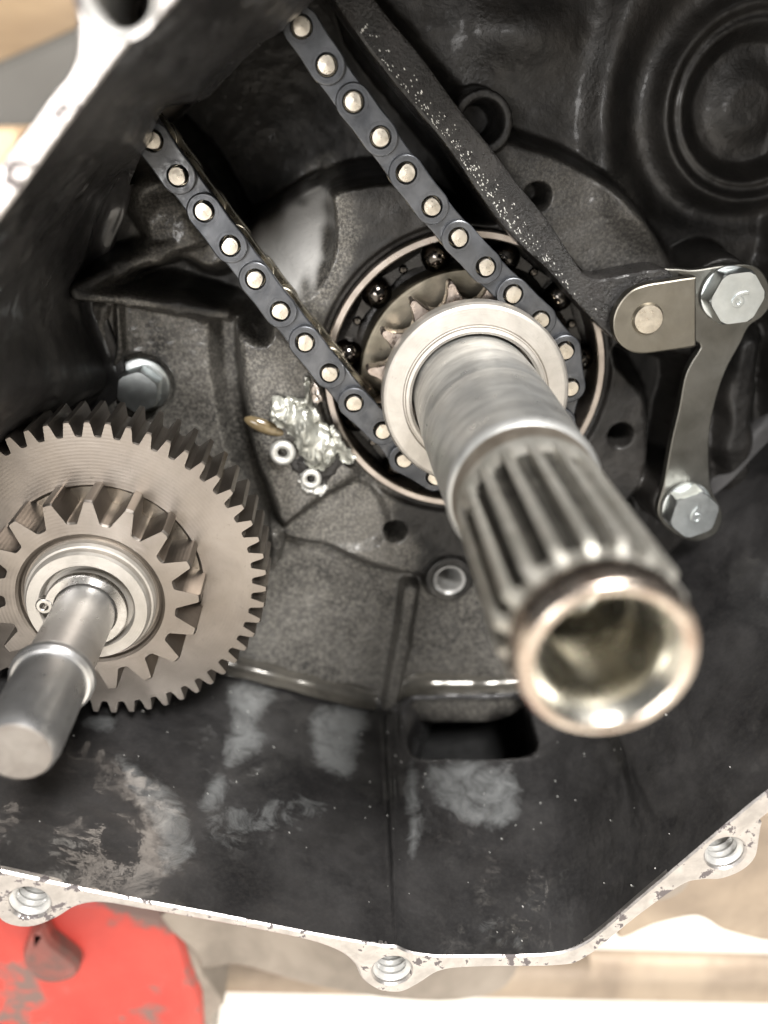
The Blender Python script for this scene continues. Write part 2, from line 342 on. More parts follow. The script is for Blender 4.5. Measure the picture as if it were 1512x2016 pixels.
# --- back wall: cast relief as a height field
def sdf(poly, X, Y):
    p = np.array(poly); d = np.full(X.shape, 1e9); ins = np.zeros(X.shape, bool); n = len(p)
    for i in range(n):
        a = p[i]; b = p[(i+1) % n]; e = b-a; wx = X-a[0]; wy = Y-a[1]
        t = np.clip((wx*e[0]+wy*e[1])/(e@e+1e-12), 0, 1); d = np.minimum(d, np.hypot(wx-e[0]*t, wy-e[1]*t))
        c = ((a[1] <= Y) & (b[1] > Y)) | ((b[1] <= Y) & (a[1] > Y))
        with np.errstate(divide='ignore', invalid='ignore'):
            xi = a[0]+(Y-a[1])/(b[1]-a[1]+1e-12)*e[0]
        ins ^= c & (X < xi)
    return np.where(ins, -d, d)
def sstep(t): t = np.clip(t, 0, 1); return t*t*(3-2*t)
_ng = {}
def vnoise(X, Y, s, seed):
    rs = np.random.RandomState(seed); g = rs.rand(256, 256); u = X*s+1000.3; v = Y*s+1000.7
    i = np.floor(u).astype(int); j = np.floor(v).astype(int); a = u-i; b = v-j; a = a*a*(3-2*a); b = b*b*(3-2*b)
    q = lambda k, l: g[(i+k) % 256, (j+l) % 256]
    return (q(0, 0)*(1-a)+q(1, 0)*a)*(1-b)+(q(0, 1)*(1-a)+q(1, 1)*a)*b-0.5
step = 0.32
xs = np.arange(-66, 100, step); ys = np.arange(-128, 46, step)
X, Y = np.meshgrid(xs, ys); Hh = np.full(X.shape, 0.0)
wob = 0.5*vnoise(X, Y, 0.35, 3)+0.25*vnoise(X, Y, 0.9, 4)
def level(poly, z, wd, zs=0.0, curve=6, off=0.0):
    """blend the relief to height z inside an outline, with an edge slope wd mm wide"""
    global Hh
    q = PL(poly, zs) if curve is not None else poly
    if curve: q = smooth(q, curve)
    k = sstep(0.5-(sdf(q, X, Y)+wob*min(1, wd*0.25)-off)/wd)
    Hh = Hh*(1-k)+(z(X, Y) if callable(z) else z)*k
def disc(c, r, z, wd):
    global Hh
    k = sstep(0.5-(np.hypot(X-c[0], Y-c[1])-r)/wd); Hh = Hh*(1-k)+z*k
def ridge(pts, zz, r0, r1, zs=0.0, sharp=1.0):
    """rounded rib along a line of photo points, crest heights zz"""
    global Hh
    q = [P(p, zs) for p in pts]
    for (a, b, za, zb) in zip(q, q[1:], zz, zz[1:]):
        a = np.array(a); b = np.array(b); e = b-a; t = np.clip(((X-a[0])*e[0]+(Y-a[1])*e[1])/(e@e), 0, 1)
        d = np.hypot(X-a[0]-e[0]*t, Y-a[1]-e[1]*t)+wob*0.4
        crest = za+(zb-za)*t; k = sstep(1-(d-r0)/(r1-r0)); Hh = np.maximum(Hh, Hh*(1-k)+crest*k)
# ground level away from the round boss
rr = np.hypot(X-A[0], Y-A[1])
Hh = np.where(rr > 0, -4.5, 0)*sstep((rr-40.3)/3.5)
level([(690, -60), (800, 60), (900, 180), (1000, 268), (1320, 500), (1330, 540), (1540, 560), (1540, -200), (700, -200)], -9, 5, curve=None or 4)
disc(A, 40.0, 0.0, 3.2)
# soft round swelling at the upper right
c0 = P((1500, 205), -5); rd = np.hypot(X-c0[0], (Y-c0[1]))
sw = 0.5*(6*np.exp(-((rd-27)/4.2)**2)-3*np.exp(-((rd-20)/3)**2)+4.5*np.exp(-((rd-15.4)/1.5)**2)+2.4*np.exp(-((rd-12.6)/0.9)**2)-5*sstep((12-rd)/3)+3.5*sstep((8-rd)/5))
Hh += sw*sstep((X-40)/8)*sstep((Y+22)/8)
c1 = P((1040, 60), -5); Hh += 3.5*np.exp(-(((X-c1[0])/8)**2+((Y-c1[1])/5)**2))
# chain tunnel and its sloping lower lip
level([(230, 200), (370, 350), (440, 430), (505, 480), (560, 422), (628, 376), (720, 346), (800, 345), (880, 400), (960, 432), (915, 330), (700, 50), (640, -150), (260, -150)], -36, 3.0, -5, 4)
crp = [(470, 470), (560, 405), (636, 368), (655, 470), (625, 560), (585, 610), (540, 560)]
pa = P((540, 425), -8); pb = P((615, 585), 0)
ex, ey = pb[0]-pa[0], pb[1]-pa[1]; el = ex*ex+ey*ey
level(crp, lambda x, y: -15+15.0*np.clip(((x-pa[0])*ex+(y-pa[1])*ey)/el, 0, 1.0)**0.8, 2.0, -5, 4)
# left of the chain: flat pad, groove, slab
level([(60, 330), (300, 250), (480, 520), (470, 600), (300, 590), (160, 560)], -7, 4, -5, 4)
level([(215, 600), (424, 640), (440, 760), (470, 900), (520, 1040), (400, 1100), (200, 1100), (60, 900), (215, 760)], -5.5, 1.6, -5, 3)
level([(424, 600), (462, 610), (478, 760), (505, 900), (545, 1020), (520, 1050), (455, 880), (428, 740)], -10, 2.6, -6, 4)
level([(470, 590), (560, 650), (650, 760), (735, 868), (700, 930), (620, 985), (556, 1035), (515, 905), (484, 760)], lambda x, y: 1.5+0.06*(x+10), 3.0, 0, 4)
level([(548, 1050), (700, 945), (760, 1010), (740, 1070), (640, 1080)], -1.2, 2.2, 0, 3)
# beak-shaped gusset
level([(235, 560), (350, 495), (480, 545), (520, 640), (440, 612), (330, 578)], -17, 5, -5, 4)
ridge([(168, 568), (250, 588), (350, 606), (440, 628)], [6, 2, 0, -3], 0.5, 2.6)
ridge([(166, 560), (230, 528), (300, 505), (370, 470), (400, 420)], [6, 1, -1.5, -4, -8], 0.4, 3.6)
ridge([(300, 400), (330, 450), (400, 500)], [-4, -3, -7], 2.5, 6.5)
ridge([(222, 615), (227, 700), (215, 760)], [-3.5, -3.4, -3.6], 0.3, 1.0)
# lower panels, rib and boss edge
level([(545, 1066), (625, 1080), (700, 1118), (778, 1152), (762, 1290), (738, 1400), (460, 1335), (380, 1310), (300, 1290), (330, 1150)], -5, 1.7, -4, None and 0)
level([(836, 1165), (1010, 1190), (1240, 1120), (1330, 1060), (1250, 1200), (1110, 1330), (1040, 1365), (792, 1365), (815, 1250)], -5, 1.7, -4, None and 0)
ridge([(806, 1150), (790, 1260), (766, 1390)], [-0.9, -1.1, -2.4], 0.9, 2.4, -4)
ridge([(540, 1050), (545, 1075), (540, 1110)], [1.5, 0.5, -1], 0.5, 1.6)
# right side hollows, pads under the plate
level([(1215, 690), (1300, 700), (1350, 730), (1325, 860), (1300, 980), (1262, 985), (1285, 870), (1270, 770)], -11, 4, -2, 4)
level([(1415, 690), (1530, 640), (1560, 900), (1540, 1090), (1440, 1110), (1412, 950), (1405, 800)], -14, 7, -5, 4)
ridge([(1500, 700), (1488, 800), (1482, 900), (1490, 1020)], [-5, -6, -6, -8], 1.0, 6)
ZP = 5.0
B1 = P((1463, 592), 13.4); B2 = P((1376, 1024), 13.4)
disc(B1, 6.2, ZP, 1.6); disc(B2, 6.2, ZP, 1.6)
level([(1330, 560), (1480, 545), (1450, 690), (1400, 760), (1380, 700)], 1, 3, 4, 4)
# bosses and holes
hb = P((945, 240), 0); disc(hb, 5.1, 3.2, 0.8); disc(hb, 3.4, 2.6, 0.5); disc(hb, 2.9, -8, 0.7)
for px, r in (((1058, 388), 2.05), ((1222, 858), 2.1), ((778, 1047), 1.95)): disc(P(px, 0), r, -9, 0.8)
th = P((885, 1142), -1); disc(th, 5.6, -2.4, 0.9); disc(th, 5.0, -1.0, 0.9)
fb = P((272, 770), -2); disc(fb, 5.7, -6.8, 0.7)
disc(A, 26.6, -1.0, 0.7); disc(A, 25.2, -9, 0.6)
disc(A, 12, -9, 0.5)
Hh += 0.35*vnoise(X, Y, 0.12, 11)+0.16*vnoise(X, Y, 0.5, 12)+0.07*vnoise(X, Y, 1.6, 13)
outp = inset(inner_top[::6], -2.2)
keep = sdf(outp, X, Y) < 0
keep &= np.hypot(X-th[0], Y-th[1]) > 3.15
keep &= np.hypot(X-A[0], Y-A[1]) > 10.0
ny, nx = X.shape; idx = -np.ones(X.shape, int)
fk = keep[:-1, :-1] & keep[1:, :-1] & keep[:-1, 1:] & keep[1:, 1:]
used = np.zeros(X.shape, bool); used[:-1, :-1] |= fk; used[1:, :-1] |= fk; used[:-1, 1:] |= fk; used[1:, 1:] |= fk
idx[used] = np.arange(used.sum())
VV = np.stack([X[used], Y[used], Hh[used]], 1)
jj, ii = np.nonzero(fk)
FF = np.stack([idx[jj, ii], idx[jj, ii+1], idx[jj+1, ii+1], idx[jj+1, ii]], 1)
bw = mesh_obj('back_wall', VV, FF, M['cast'], case, sharp=180)
# unstained alloy against baked black oil; the tunnel's shade is painted in as well
dry_unshaded = np.full(X.shape, 0.03)
def dry_unshaded_patch(poly, v, wd, zs=-3):
    global dry_unshaded
    k = sstep(0.5-(sdf(smooth(PL(poly, zs), 4), X, Y)+6*vnoise(X, Y, 0.15, 51)+2*vnoise(X, Y, 0.6, 52))/wd); dry_unshaded = np.maximum(dry_unshaded, v*k)
dry_unshaded_patch([(200, 590), (440, 630), (600, 640), (720, 850), (780, 1000), (860, 1160), (1050, 1170), (1060, 1400), (400, 1400), (200, 1150)], 0.9, 6)
dry_unshaded_patch([(480, 1130), (780, 1160), (760, 1390), (430, 1340)], 1.0, 5, -5)
dry_unshaded_patch([(480, 480), (560, 400), (660, 340), (700, 470), (600, 640)], 0.9, 5)
dry_unshaded_patch([(960, 290), (1200, 340), (1300, 500), (1100, 560)], 0.3, 6)
dry_unshaded_patch([(250, 380), (400, 420), (450, 540), (300, 560)], 0.6, 6)
lip_light = sstep(0.5-(sdf(smooth(PL([(500, 490), (545, 432), (600, 395), (632, 372), (640, 430), (628, 500), (600, 560), (572, 592), (540, 545)], -5), 4), X, Y)+2.5*vnoise(X, Y, 0.5, 61))/3.0)  # light on the sloping lip, painted as a pale patch
at = bw.data.attributes.new('lip_light', 'FLOAT', 'POINT'); at.data.foreach_set('value', lip_light[used].astype(np.float32))
at = bw.data.attributes.new('dry_unshaded', 'FLOAT', 'POINT'); at.data.foreach_set('value', dry_unshaded[used].astype(np.float32))

# --- side wall lofted from the floor of the case up to the gasket face
n = len(cs_); ca = np.array(cs_)
tx = ca[:, :2]; bx = ca[:, 2:4]; zb = ca[:, 4]
nor = np.roll(bx, -1, 0)-np.roll(bx, 1, 0); nor /= np.linalg.norm(nor, axis=1)[:, None]+1e-9
if sarea([tuple(t) for t in tx]) > 0: nor = np.stack([-nor[:, 1], nor[:, 0]], 1)
else: nor = np.stack([nor[:, 1], -nor[:, 0]], 1)
for _ in range(6): nor = (np.roll(nor, 1, 0)+nor*2+np.roll(nor, -1, 0))/4
nor /= np.linalg.norm(nor, axis=1)[:, None]
fil = 2.6; tun = np.clip((zb-FLOOR)/16, 0, 1)
rows = []
rows.append((bx+nor*(fil+0.6)*(1-tun[:, None])-nor*2.2*tun[:, None], np.where(tun > 0.3, zb+1.0, FLOOR-16)))
rows.append((bx+nor*(fil+0.5)*(1-tun[:, None])-nor*1.5*tun[:, None], np.where(tun > 0.3, zb-0.2, FLOOR-0.25)))
for k in range(7):
    a = PI/2*k/6; rows.append((bx+nor*(fil*(1-math.sin(a)))*(1-tun[:, None]), zb+fil*(1-math.cos(a))))
NV = 110
for k in range(1, NV+1):
    t = k/NV; rows.append((bx*(1-t)+tx*t, (zb+fil)*(1-t)+(ZF-0.25)*t))
R = np.array([np.concatenate([q, z[:, None]], 1) for q, z in rows])     # rows, n, 3
# oil window cut through the lower wall, drain rib below it, slight casting waviness
wx0, wx1 = 15.5, 41.2; wz0, wz1 = -0.8, 16.0
xx = R[:, :, 0]; zz = R[:, :, 2]; low = (R[:, :, 1] < -105) & (xx > 5) & (xx < 52)
rc = 3.2; qx = np.abs(xx-(wx0+wx1)/2)-((wx1-wx0)/2-rc); qz = np.abs(zz-(wz0+wz1)/2)-((wz1-wz0)/2-rc)
dw = np.hypot(np.maximum(qx, 0), np.maximum(qz, 0))+np.minimum(np.maximum(qx, qz), 0)-rc
kw = sstep(0.5-dw/0.9)*low
R[:, :, :2] -= nor[None]*(kw*24.0)[:, :, None]; R[:, :, 2] -= kw*26.0
rib_x = 12.2-0.02*zz
kr = np.exp(-((xx-rib_x)/0.9)**2)*(R[:, :, 1] < -100)*(1-kw)*sstep((zz+3)/5)
R[:, :, :2] += nor[None]*(kr*0.8)[:, :, None]
wv = 0.5*vnoise(xx+zz*0.3, zz, 0.08, 21)+0.22*vnoise(xx+R[:, :, 1], zz, 0.3, 22)+0.08*vnoise(xx+R[:, :, 1], zz, 1.1, 23)
fade = sstep((ZF-zz)/6)*sstep((zz-FLOOR)/3)
R[:, :, :2] += nor[None]*(wv*fade)[:, :, None]
jag = (vnoise(xx+R[:, :, 1]*1.3, zz*0+3, 0.55, 31)*2.2+vnoise(xx+R[:, :, 1]*1.3, zz*0+9, 1.7, 32))*tun[None]*sstep((20-zz)/8)
R[:, :, 2] += jag
m_ = R.shape[0]; FW = []
for k in range(m_-1):
    a = np.arange(n); b = (a+1) % n
    FW.append(np.stack([k*n+a, k*n+b, (k+1)*n+b, (k+1)*n+a], 1))
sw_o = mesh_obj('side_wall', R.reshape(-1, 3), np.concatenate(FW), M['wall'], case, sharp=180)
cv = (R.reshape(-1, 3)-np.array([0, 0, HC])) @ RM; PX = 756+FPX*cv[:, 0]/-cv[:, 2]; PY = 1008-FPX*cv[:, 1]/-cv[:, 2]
fl = np.zeros(len(PX))  # grey reflections on the lower wall, put into its colour
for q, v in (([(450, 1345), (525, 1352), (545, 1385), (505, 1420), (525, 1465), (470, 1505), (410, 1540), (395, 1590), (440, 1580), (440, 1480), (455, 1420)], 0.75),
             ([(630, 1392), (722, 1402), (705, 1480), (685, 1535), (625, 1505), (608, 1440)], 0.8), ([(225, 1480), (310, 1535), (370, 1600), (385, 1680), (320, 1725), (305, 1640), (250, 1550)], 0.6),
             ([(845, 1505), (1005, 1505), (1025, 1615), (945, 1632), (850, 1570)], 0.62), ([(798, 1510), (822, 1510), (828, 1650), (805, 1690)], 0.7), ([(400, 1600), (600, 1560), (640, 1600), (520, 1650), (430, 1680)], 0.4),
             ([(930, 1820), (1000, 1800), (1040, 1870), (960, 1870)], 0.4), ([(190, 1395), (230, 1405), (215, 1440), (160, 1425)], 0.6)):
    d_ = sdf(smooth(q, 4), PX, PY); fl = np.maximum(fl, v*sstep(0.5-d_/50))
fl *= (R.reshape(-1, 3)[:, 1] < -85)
sw_o.data.materials.append(M['void'])  # window recess painted black in place of deep shade
fmi = (kw[:-1]+kw[1:]).reshape(-1)/2 > 0.6; sw_o.data.polygons.foreach_set('material_index', fmi.astype(np.int32))
at = sw_o.data.attributes.new('painted_sheen', 'FLOAT', 'POINT'); at.data.foreach_set('value', fl.astype(np.float32))
# glossy strip added at the foot of the lower wall to catch a highlight
for px_a, px_b in ((395, 742), (786, 1060)):
    foot = [i for i in range(n) if bx[i, 1] < -90 and P((px_a, 1330), FLOOR)[0] < bx[i, 0] < P((px_b, 1360), FLOOR)[0]]
    Vb = []; Fb = []; K = 8
    for i in foot:
        w_ = 1+0.10*math.sin(bx[i, 0]*0.5)*math.sin(bx[i, 0]*0.23)
        for k in range(K+1):
            a = PI/2*k/K; rr_ = 3.3*w_
            q = bx[i]+nor[i]*(0.5+rr_*(1-math.sin(a))); Vb.append((q[0], q[1], FLOOR+0.5+rr_*(1-math.cos(a))))
    for i in range(len(foot)-1):
        for k in range(K): Fb.append((i*(K+1)+k, (i+1)*(K+1)+k, (i+1)*(K+1)+k+1, i*(K+1)+k+1))
    mesh_obj('added_glint_fillet', Vb, Fb, M['glint_strip'], case, sharp=180)

# --- gasket flange
T_out = [(1512, 1602), (1501, 1622), (1496, 1647), (1488, 1688), (1461, 1715), (1420, 1731), (1380, 1733), (1340, 1745), (1254, 1806), (1153, 1886), (1093, 1902), (952, 1904),
         (871, 1911), (826, 1936), (795, 1952), (770, 1954), (744, 1949), (713, 1928), (698, 1899), (668, 1874), (603, 1851), (480, 1826), (281, 1791), (200, 1778), (150, 1785), (110, 1808), (60, 1826), (10, 1818),
         (-40, 1780), (-200, 1745), (-380, 1650), (-420, 1450), (-400, 1200), (-370, 1050), (-310, 880), (-260, 760), (-150, 560), (0, 322), (50, 256), (100, 186), (133, 146), (151, 100), (151, 30), (143, -5), (150, -60),
         (200, -110), (280, -120), (350, -130), (520, -330), (880, -680), (1730, -720), (2270, -350), (2380, 300), (2320, 960), (1950, 1320), (1700, 1480)]
outer = smooth(PL(T_out, ZF), 6)
holes_px = [((57, 1778), 3.0), ((772, 1911), 3.05), ((1428, 1680), 3.0), ((233, -12), 3.6)]
hol = [(P(p, ZF), r) for p, r in holes_px]
inner_l = inner_top[::4]
V_, F_ = extrude(outer, 21, ZF, 0.35, [inner_l]+[circle(c, r, 40) for c, r in hol], hbev=0.3, hz=ZF-0.9)
mesh_obj('gasket_flange', V_, F_, M['flange'], case, sharp=30)
shell = [(x+10*float(sstep(np.array((x-38)/20))), y-34*float(sstep(np.array((-92-y)/8)))-10*float(sstep(np.array((x-38)/20)))*(y < -40)) for x, y in outer]
shell = inset(shell, -0.7)
mesh_obj('outer_shell', *extrude(shell, -54, 21, 0.3, [inset(outer, 0.4)], hbev=0, hz=19.5), M['sump'], case, sharp=30)
mesh_obj('rear_light_block', *extrude(inset(shell, 0.5), -60, -50, 1.0), M['wall'], case, sharp=30)  # unseen plate added to block sun leaking in from behind
for c, r in hol: mesh_obj('threaded_hole', *threads(c, r-0.75, ZF-0.6, ZF-20, 1.25, 40), M['thread'], case, sharp=60)
mesh_obj('threaded_hole', *threads(th, 2.5, -0.9, -16, 1.2, 40), M['thread'], case, sharp=60)
sump = smooth(PL([(330, 1790), (385, 1880), (400, 1908), (470, 1902), (600, 1938), (750, 1966), (900, 1972), (1000, 1940), (1000, 1850), (700, 1800)], 8), 4)
mesh_obj('sump_underside', *extrude(sump, -120, 8, 0.8), M['sump'], case, sharp=40)
bulge = smooth(PL([(1215, 1845), (1290, 1822), (1360, 1806), (1390, 1812), (1440, 1838), (1560, 1848), (1600, 1700), (1500, 1600), (1300, 1700)], 10), 4)
mesh_obj('case_shoulder', *extrude(bulge, -90, 10, 0.8), M['rust'], case, sharp=40)

# ------------------------------------------------------------------ ball bearing
bear = thing('ball_bearing', 'large oily ball bearing set in the case behind the sprocket', 'bearing', (A[0], A[1], -6))
mesh_obj('outer_ring', *rings(A, [(25.35, -8), (25.35, 0.1), (25.1, 0.35), (24.15, 0.35), (23.9, 0.1), (23.7, -2.6), (24.0, -4.5), (23.6, -8)], 128), M['outer'], bear, 30)
mesh_obj('race', *rings(A, [(23.8, -6.5), (21, -7.2), (19.0, -6.5)], 96), M['black'], bear, 30)
mesh_obj('inner_ring', *rings(A, [(19.0, -7), (18.9, -0.6), (18.6, -0.2), (17.2, -0.1), (10.6, -0.1), (10.4, -0.5), (10.4, -7)], 128), M['inner'], bear, 30)
NB = 11
for k in range(NB):
    a = math.radians(139+360*k/NB)
    mesh_obj('ball', *ball((A[0]+21.3*math.cos(a), A[1]+21.3*math.sin(a), -3.3), 2.75, 24, 14), M['ball'], bear, 180)
def cage_r(s): return lambda t: 21.3+s*(1.0+0.35*math.cos(NB*(t-math.radians(139))))
cage = mesh_obj('cage', *rings(A, [(cage_r(1), -5.0), (cage_r(1), -4.4), (cage_r(-1), -4.4), (cage_r(-1), -5.0)], 176), M['black'], bear, 30)
for k in range(NB):
    a = math.radians(139+360*(k+0.5)/NB)
    mesh_obj('rivet', *rings((A[0]+21.3*math.cos(a), A[1]+21.3*math.sin(a)), [(0.8, -4.6), (0.8, -3.9), (0.5, -3.6), (0.05, -3.55)], 14), M['ball'], cage, 40)

# ------------------------------------------------------------------ crankshaft
crank = thing('crankshaft', 'thick hollow steel crankshaft end with worn splines sticking out towards the viewer', 'crankshaft', (A[0], A[1], -8))
mesh_obj('journal', *rings(A, [(10.3, -9), (10.3, 16), (10.35, 17.5), (10.35, 30.2), (10.2, 31.2), (10.15, 31.8), (10.3, 33.0), (10.15, 40), (9.85, 52.2), (9.95, 52.6), (9.95, 53.3), (9.7, 53.9), (9.2, 54.3)], 120), M['steel'], crank, 50)
mesh_obj('stained_band', *rings(A, [(9.3, 54.1), (9.15, 54.5), (9.15, 58.2)], 120), M['band'], crank, 50)
NS = 18
def spl(dep):
    def f(t):
        c = math.cos(NS*t+0.6); k = max(0.0, min(1.0, (c-0.15)/0.42)); k = k*k*(3-2*k)
        return 9.15-dep*(1-k)
    return f
sp = [(9.15, 58.0)]+[(spl(1.35*sstep(np.array((z-58.6)/5.0)).item()), z) for z in np.linspace(58.6, 64, 7)]+[(spl(1.35), z) for z in np.linspace(66, 84.0, 10)]
sp += [(spl(1.3), 84.6), (lambda t: min(spl(1.3)(t), 8.55), 85.2), (lambda t: min(spl(1.3)(t), 8.1), 85.7), (7.75, 86.0), (7.7, 86.5)]
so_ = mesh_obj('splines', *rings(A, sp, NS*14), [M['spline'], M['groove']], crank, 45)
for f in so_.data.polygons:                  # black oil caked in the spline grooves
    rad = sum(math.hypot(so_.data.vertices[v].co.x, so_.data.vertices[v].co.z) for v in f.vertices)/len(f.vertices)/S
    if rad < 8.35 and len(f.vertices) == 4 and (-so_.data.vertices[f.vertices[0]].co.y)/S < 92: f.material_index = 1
mesh_obj('end_collar', *rings(A, [(7.6, 86.2), (8.0, 86.45), (8.3, 87.0), (8.4, 88.0), (8.36, 89.0), (8.15, 89.9), (7.8, 90.55), (7.4, 90.85), (7.0, 90.8), (6.6, 90.5)], 96), M['endring'], crank, 70)
mesh_obj('bore', *rings(A, [(6.62, 90.52), (6.2, 90.05), (5.7, 89.35), (5.25, 88.5), (4.98, 87.5), (4.9, 86.6), (4.9, 76), (4.5, 75.2), (3.6, 75.0), (3.5, 74), (3.4, 68), (2.4, 66), (0.05, 64.8)], 80), M['bore'], crank, 50)

wash = mesh_obj('thrust_washer', *rings(A, [(10.6, 9.0), (15.3, 9.0), (15.65, 9.4), (15.7, 12.2), (15.35, 12.75), (14.9, 12.95), (12.25, 13.05), (12.0, 12.75), (11.85, 12.8), (11.7, 13.3), (11.2, 13.45), (10.75, 13.2), (10.6, 12.0), (10.6, 9.0)], 120), M['washer'], None, 28, at=(A[0], A[1], 9))
tag(wash, 'wide pale machined washer around the crankshaft in front of the sprocket', 'washer')

# ------------------------------------------------------------------ timing sprocket
PH = math.radians(25.2+11.25); NT = 16
def spk(t):
    u = ((t-PH)/(2*PI/NT)) % 1.0; d = min(u, 1-u)*2            # 0 at tip, 1 at root
    if d < 0.2: return 18.3-0.7*(d/0.2)**2.4
    if d < 0.6: return 17.6-2.7*((d-0.2)/0.40)**0.6
    return 14.9-0.5*sstep(np.array((d-0.6)/0.4)).item()
spo = mesh_obj('timing_sprocket', *rings(A, [(10.5, 3.2), (lambda t: spk(t)-0.3, 3.2), (spk, 3.6), (spk, 6.2), (lambda t: spk(t)-0.35, 6.6), (13.4, 6.7), (13.2, 8.9), (10.5, 8.9)], NT*24), M['sprocket'], None, 30, at=(A[0], A[1], 3.2))
tag(spo, 'small toothed steel sprocket half hidden behind the pale washer', 'sprocket')

# ------------------------------------------------------------------ timing chain
Rp = [(593, 52), (641, 127), (694, 203), (752, 266), (799, 344), (849, 407), (903, 471), (956, 527), (1011, 581), (1065, 632)]
Lp = [(697, 795), (648, 735), (600, 675), (551, 614), (502, 551), (453, 485), (400, 416), (347, 345), (299, 277)]
ZC = 9.6
def relax(p, n_=2):
    for _ in range(n_): p = [p[0]]+[tuple(0.2*p[i-1][k]+0.6*p[i][k]+0.2*p[i+1][k] for k in (0, 1)) for i in range(1, len(p)-1)]+[p[-1]]
    return p
rp = relax(PL(Rp, ZC)); lp = relax(PL(Lp, ZC))
e = (rp[0][0]-rp[1][0], rp[0][1]-rp[1][1]); pre = [(rp[0][0]+e[0]*k, rp[0][1]+e[1]*k) for k in (2, 1)]
e = (lp[-1][0]-lp[-2][0], lp[-1][1]-lp[-2][1]); post = [(lp[-1][0]+e[0]*k, lp[-1][1]+e[1]*k) for k in (1,)]
RS = 16.75
arc = [(A[0]+RS*math.cos(math.radians(25.2-22.5*k)), A[1]+RS*math.sin(math.radians(25.2-22.5*k))) for k in range(9)]
pins = pre+rp+arc+lp+post                    # pin index parity: pairs (0,1), (2,3), ... carry outer plates
chain = thing('timing_chain', 'blue-grey roller chain looped round the crankshaft sprocket', 'chain', (A[0], A[1]-RS, 3))
def plate(a, b, hw, z0, z1, hole):
    a = Vector(a); b = Vector(b); d = (b-a).normalized(); an = math.atan2(d.y, d.x); L = (b-a).length
    out = []
    for i in range(13): t = an-PI/2+PI*i/12; out.append((b.x+hw*math.cos(t), b.y+hw*math.sin(t)))
    nrm = Vector((-d.y, d.x)); mid = (a+b)/2
    out.append(tuple(mid+nrm*hw*0.955))
    for i in range(13): t = an+PI/2+PI*i/12; out.append((a.x+hw*math.cos(t), a.y+hw*math.sin(t)))
    out.append(tuple(mid-nrm*hw*0.955))
    return extrude(out, z0, z1, 0.22, [circle(a, hole, 18), circle(b, hole, 18)], hbev=0.1)
def ringmark(c, z): return torus(c, 2.15, 0.16, z, 28, 6, 0.5)
for i in range(len(pins)-1):
    a, b = pins[i], pins[i+1]
    if i % 2 == 0:
        o = mesh_obj('outer_plate', *join(plate(a, b, 2.72, 8.1, 9.25, 1.62), ringmark(a, 9.2), ringmark(b, 9.2)), M['plate'], chain, 30)
        mesh_obj('outer_plate', *plate(a, b, 2.72, -0.6, 0.5, 1.45), M['backplate'], chain, 30)
    else:
        mesh_obj('inner_plate', *plate(a, b, 2.55, 6.8, 7.95, 1.5), M['plate'], chain, 30)
        mesh_obj('inner_plate', *plate(a, b, 2.55, 0.65, 1.8, 1.5), M['backplate'], chain, 30)
for c in pins:
    a0 = random.random()*6; fl = 0.12+0.06*random.random()
    flat = lambda t, a0=a0, fl=fl: 1.36*(1-fl*max(0, math.cos(t-a0)-0.72)/0.28)
    mesh_obj('pin', *rings(c, [(1.36, -1.2), (1.36, 8.4), (flat, 9.6), (lambda t: flat(t)*0.93, 9.85), (0.05, 9.92)], 28), M['pin'], chain, 40)
    mesh_obj('roller', *rings(c, [(1.4, 1.9), (1.95, 1.9), (1.95, 6.7), (1.4, 6.7)], 22), M['roller'], chain, 40)

# ------------------------------------------------------------------ chain tensioner blade
ten = thing('tensioner_blade', 'long black oily rubber tensioner blade lying beside the chain', 'tensioner', (52, -30, -2))
bl_l = [(560, -140), (690, 55), (750, 136), (812, 212), (871, 282), (922, 356), (972, 428), (1020, 480), (1073, 529), (1133, 598), (1194, 658)]
bl_r = [(1330, 640), (1330, 560), (1310, 530), (1240, 538), (1183, 549), (1155, 543), (1135, 520), (1078, 433), (1020, 362), (972, 297), (896, 202), (826, 106), (750, 15), (640, -140)]
top = smooth(PL(bl_l, 4), 4, False); rgt = smooth(PL(bl_r, 7.5), 4, False)
blade = top+rgt
bladeo = mesh_obj('blade', *extrude(blade, -7, 7.4, 0.5), M['rubber'], ten, 20)

def specks(name, pts, parent, m, r0, r1):
    V = []; F = []
    for (x, y, z) in pts:
        r = random.uniform(r0, r1); a = random.random()*6; k = len(V); e_ = random.uniform(1, 2.2)
        for q in range(5):
            t = a+2*PI*q/5; u = r*math.cos(t)*e_; v = r*math.sin(t); V.append((x+u*0.6+v*0.5, y-u*0.8+v*0.6, z))
        V.append((x, y, z+r*0.8))
        F += [(k+q, k+(q+1) % 5, k+5) for q in range(5)]
    o = mesh_obj(name, V, F, m, parent, 180); o['kind'] = 'stuff'; return o
lpts = [Vector(p) for p in top]; rpts = smooth(PL(bl_r[::-1][:8], 7.5), 4, False); sp_ = []
for _ in range(330):
    t = min(0.999, max(0.12, random.gauss(0.5, 0.2))); k = t*(len(lpts)-2); i = int(k); p = lpts[i].lerp(lpts[i+1], k-i)
    q = min(rpts, key=lambda r_: (Vector(r_)-p).length); off = abs(random.gauss(0, 0.34))
    if off < 0.8: pp = p.lerp(Vector(q), 0.12+off*0.6); sp_.append((pp.x, pp.y, 7.38))
specks('glinting_specks', sp_, bladeo, M['eyelet'], 0.05, 0.15)
fk_pts = []
while len(fk_pts) < 90:
    i = random.randrange(8, R.shape[0]-4); j = random.randrange(n)
    if R[i, j, 1] < -90 and kw[i, j] < 0.01 and -45 < R[i, j, 0] < 70: fk_pts.append(tuple(R[i, j]+np.array([nor[j, 0]*0.1, nor[j, 1]*0.1, 0])))
specks('metal_flecks', fk_pts, case, M['eyelet'], 0.06, 0.2)
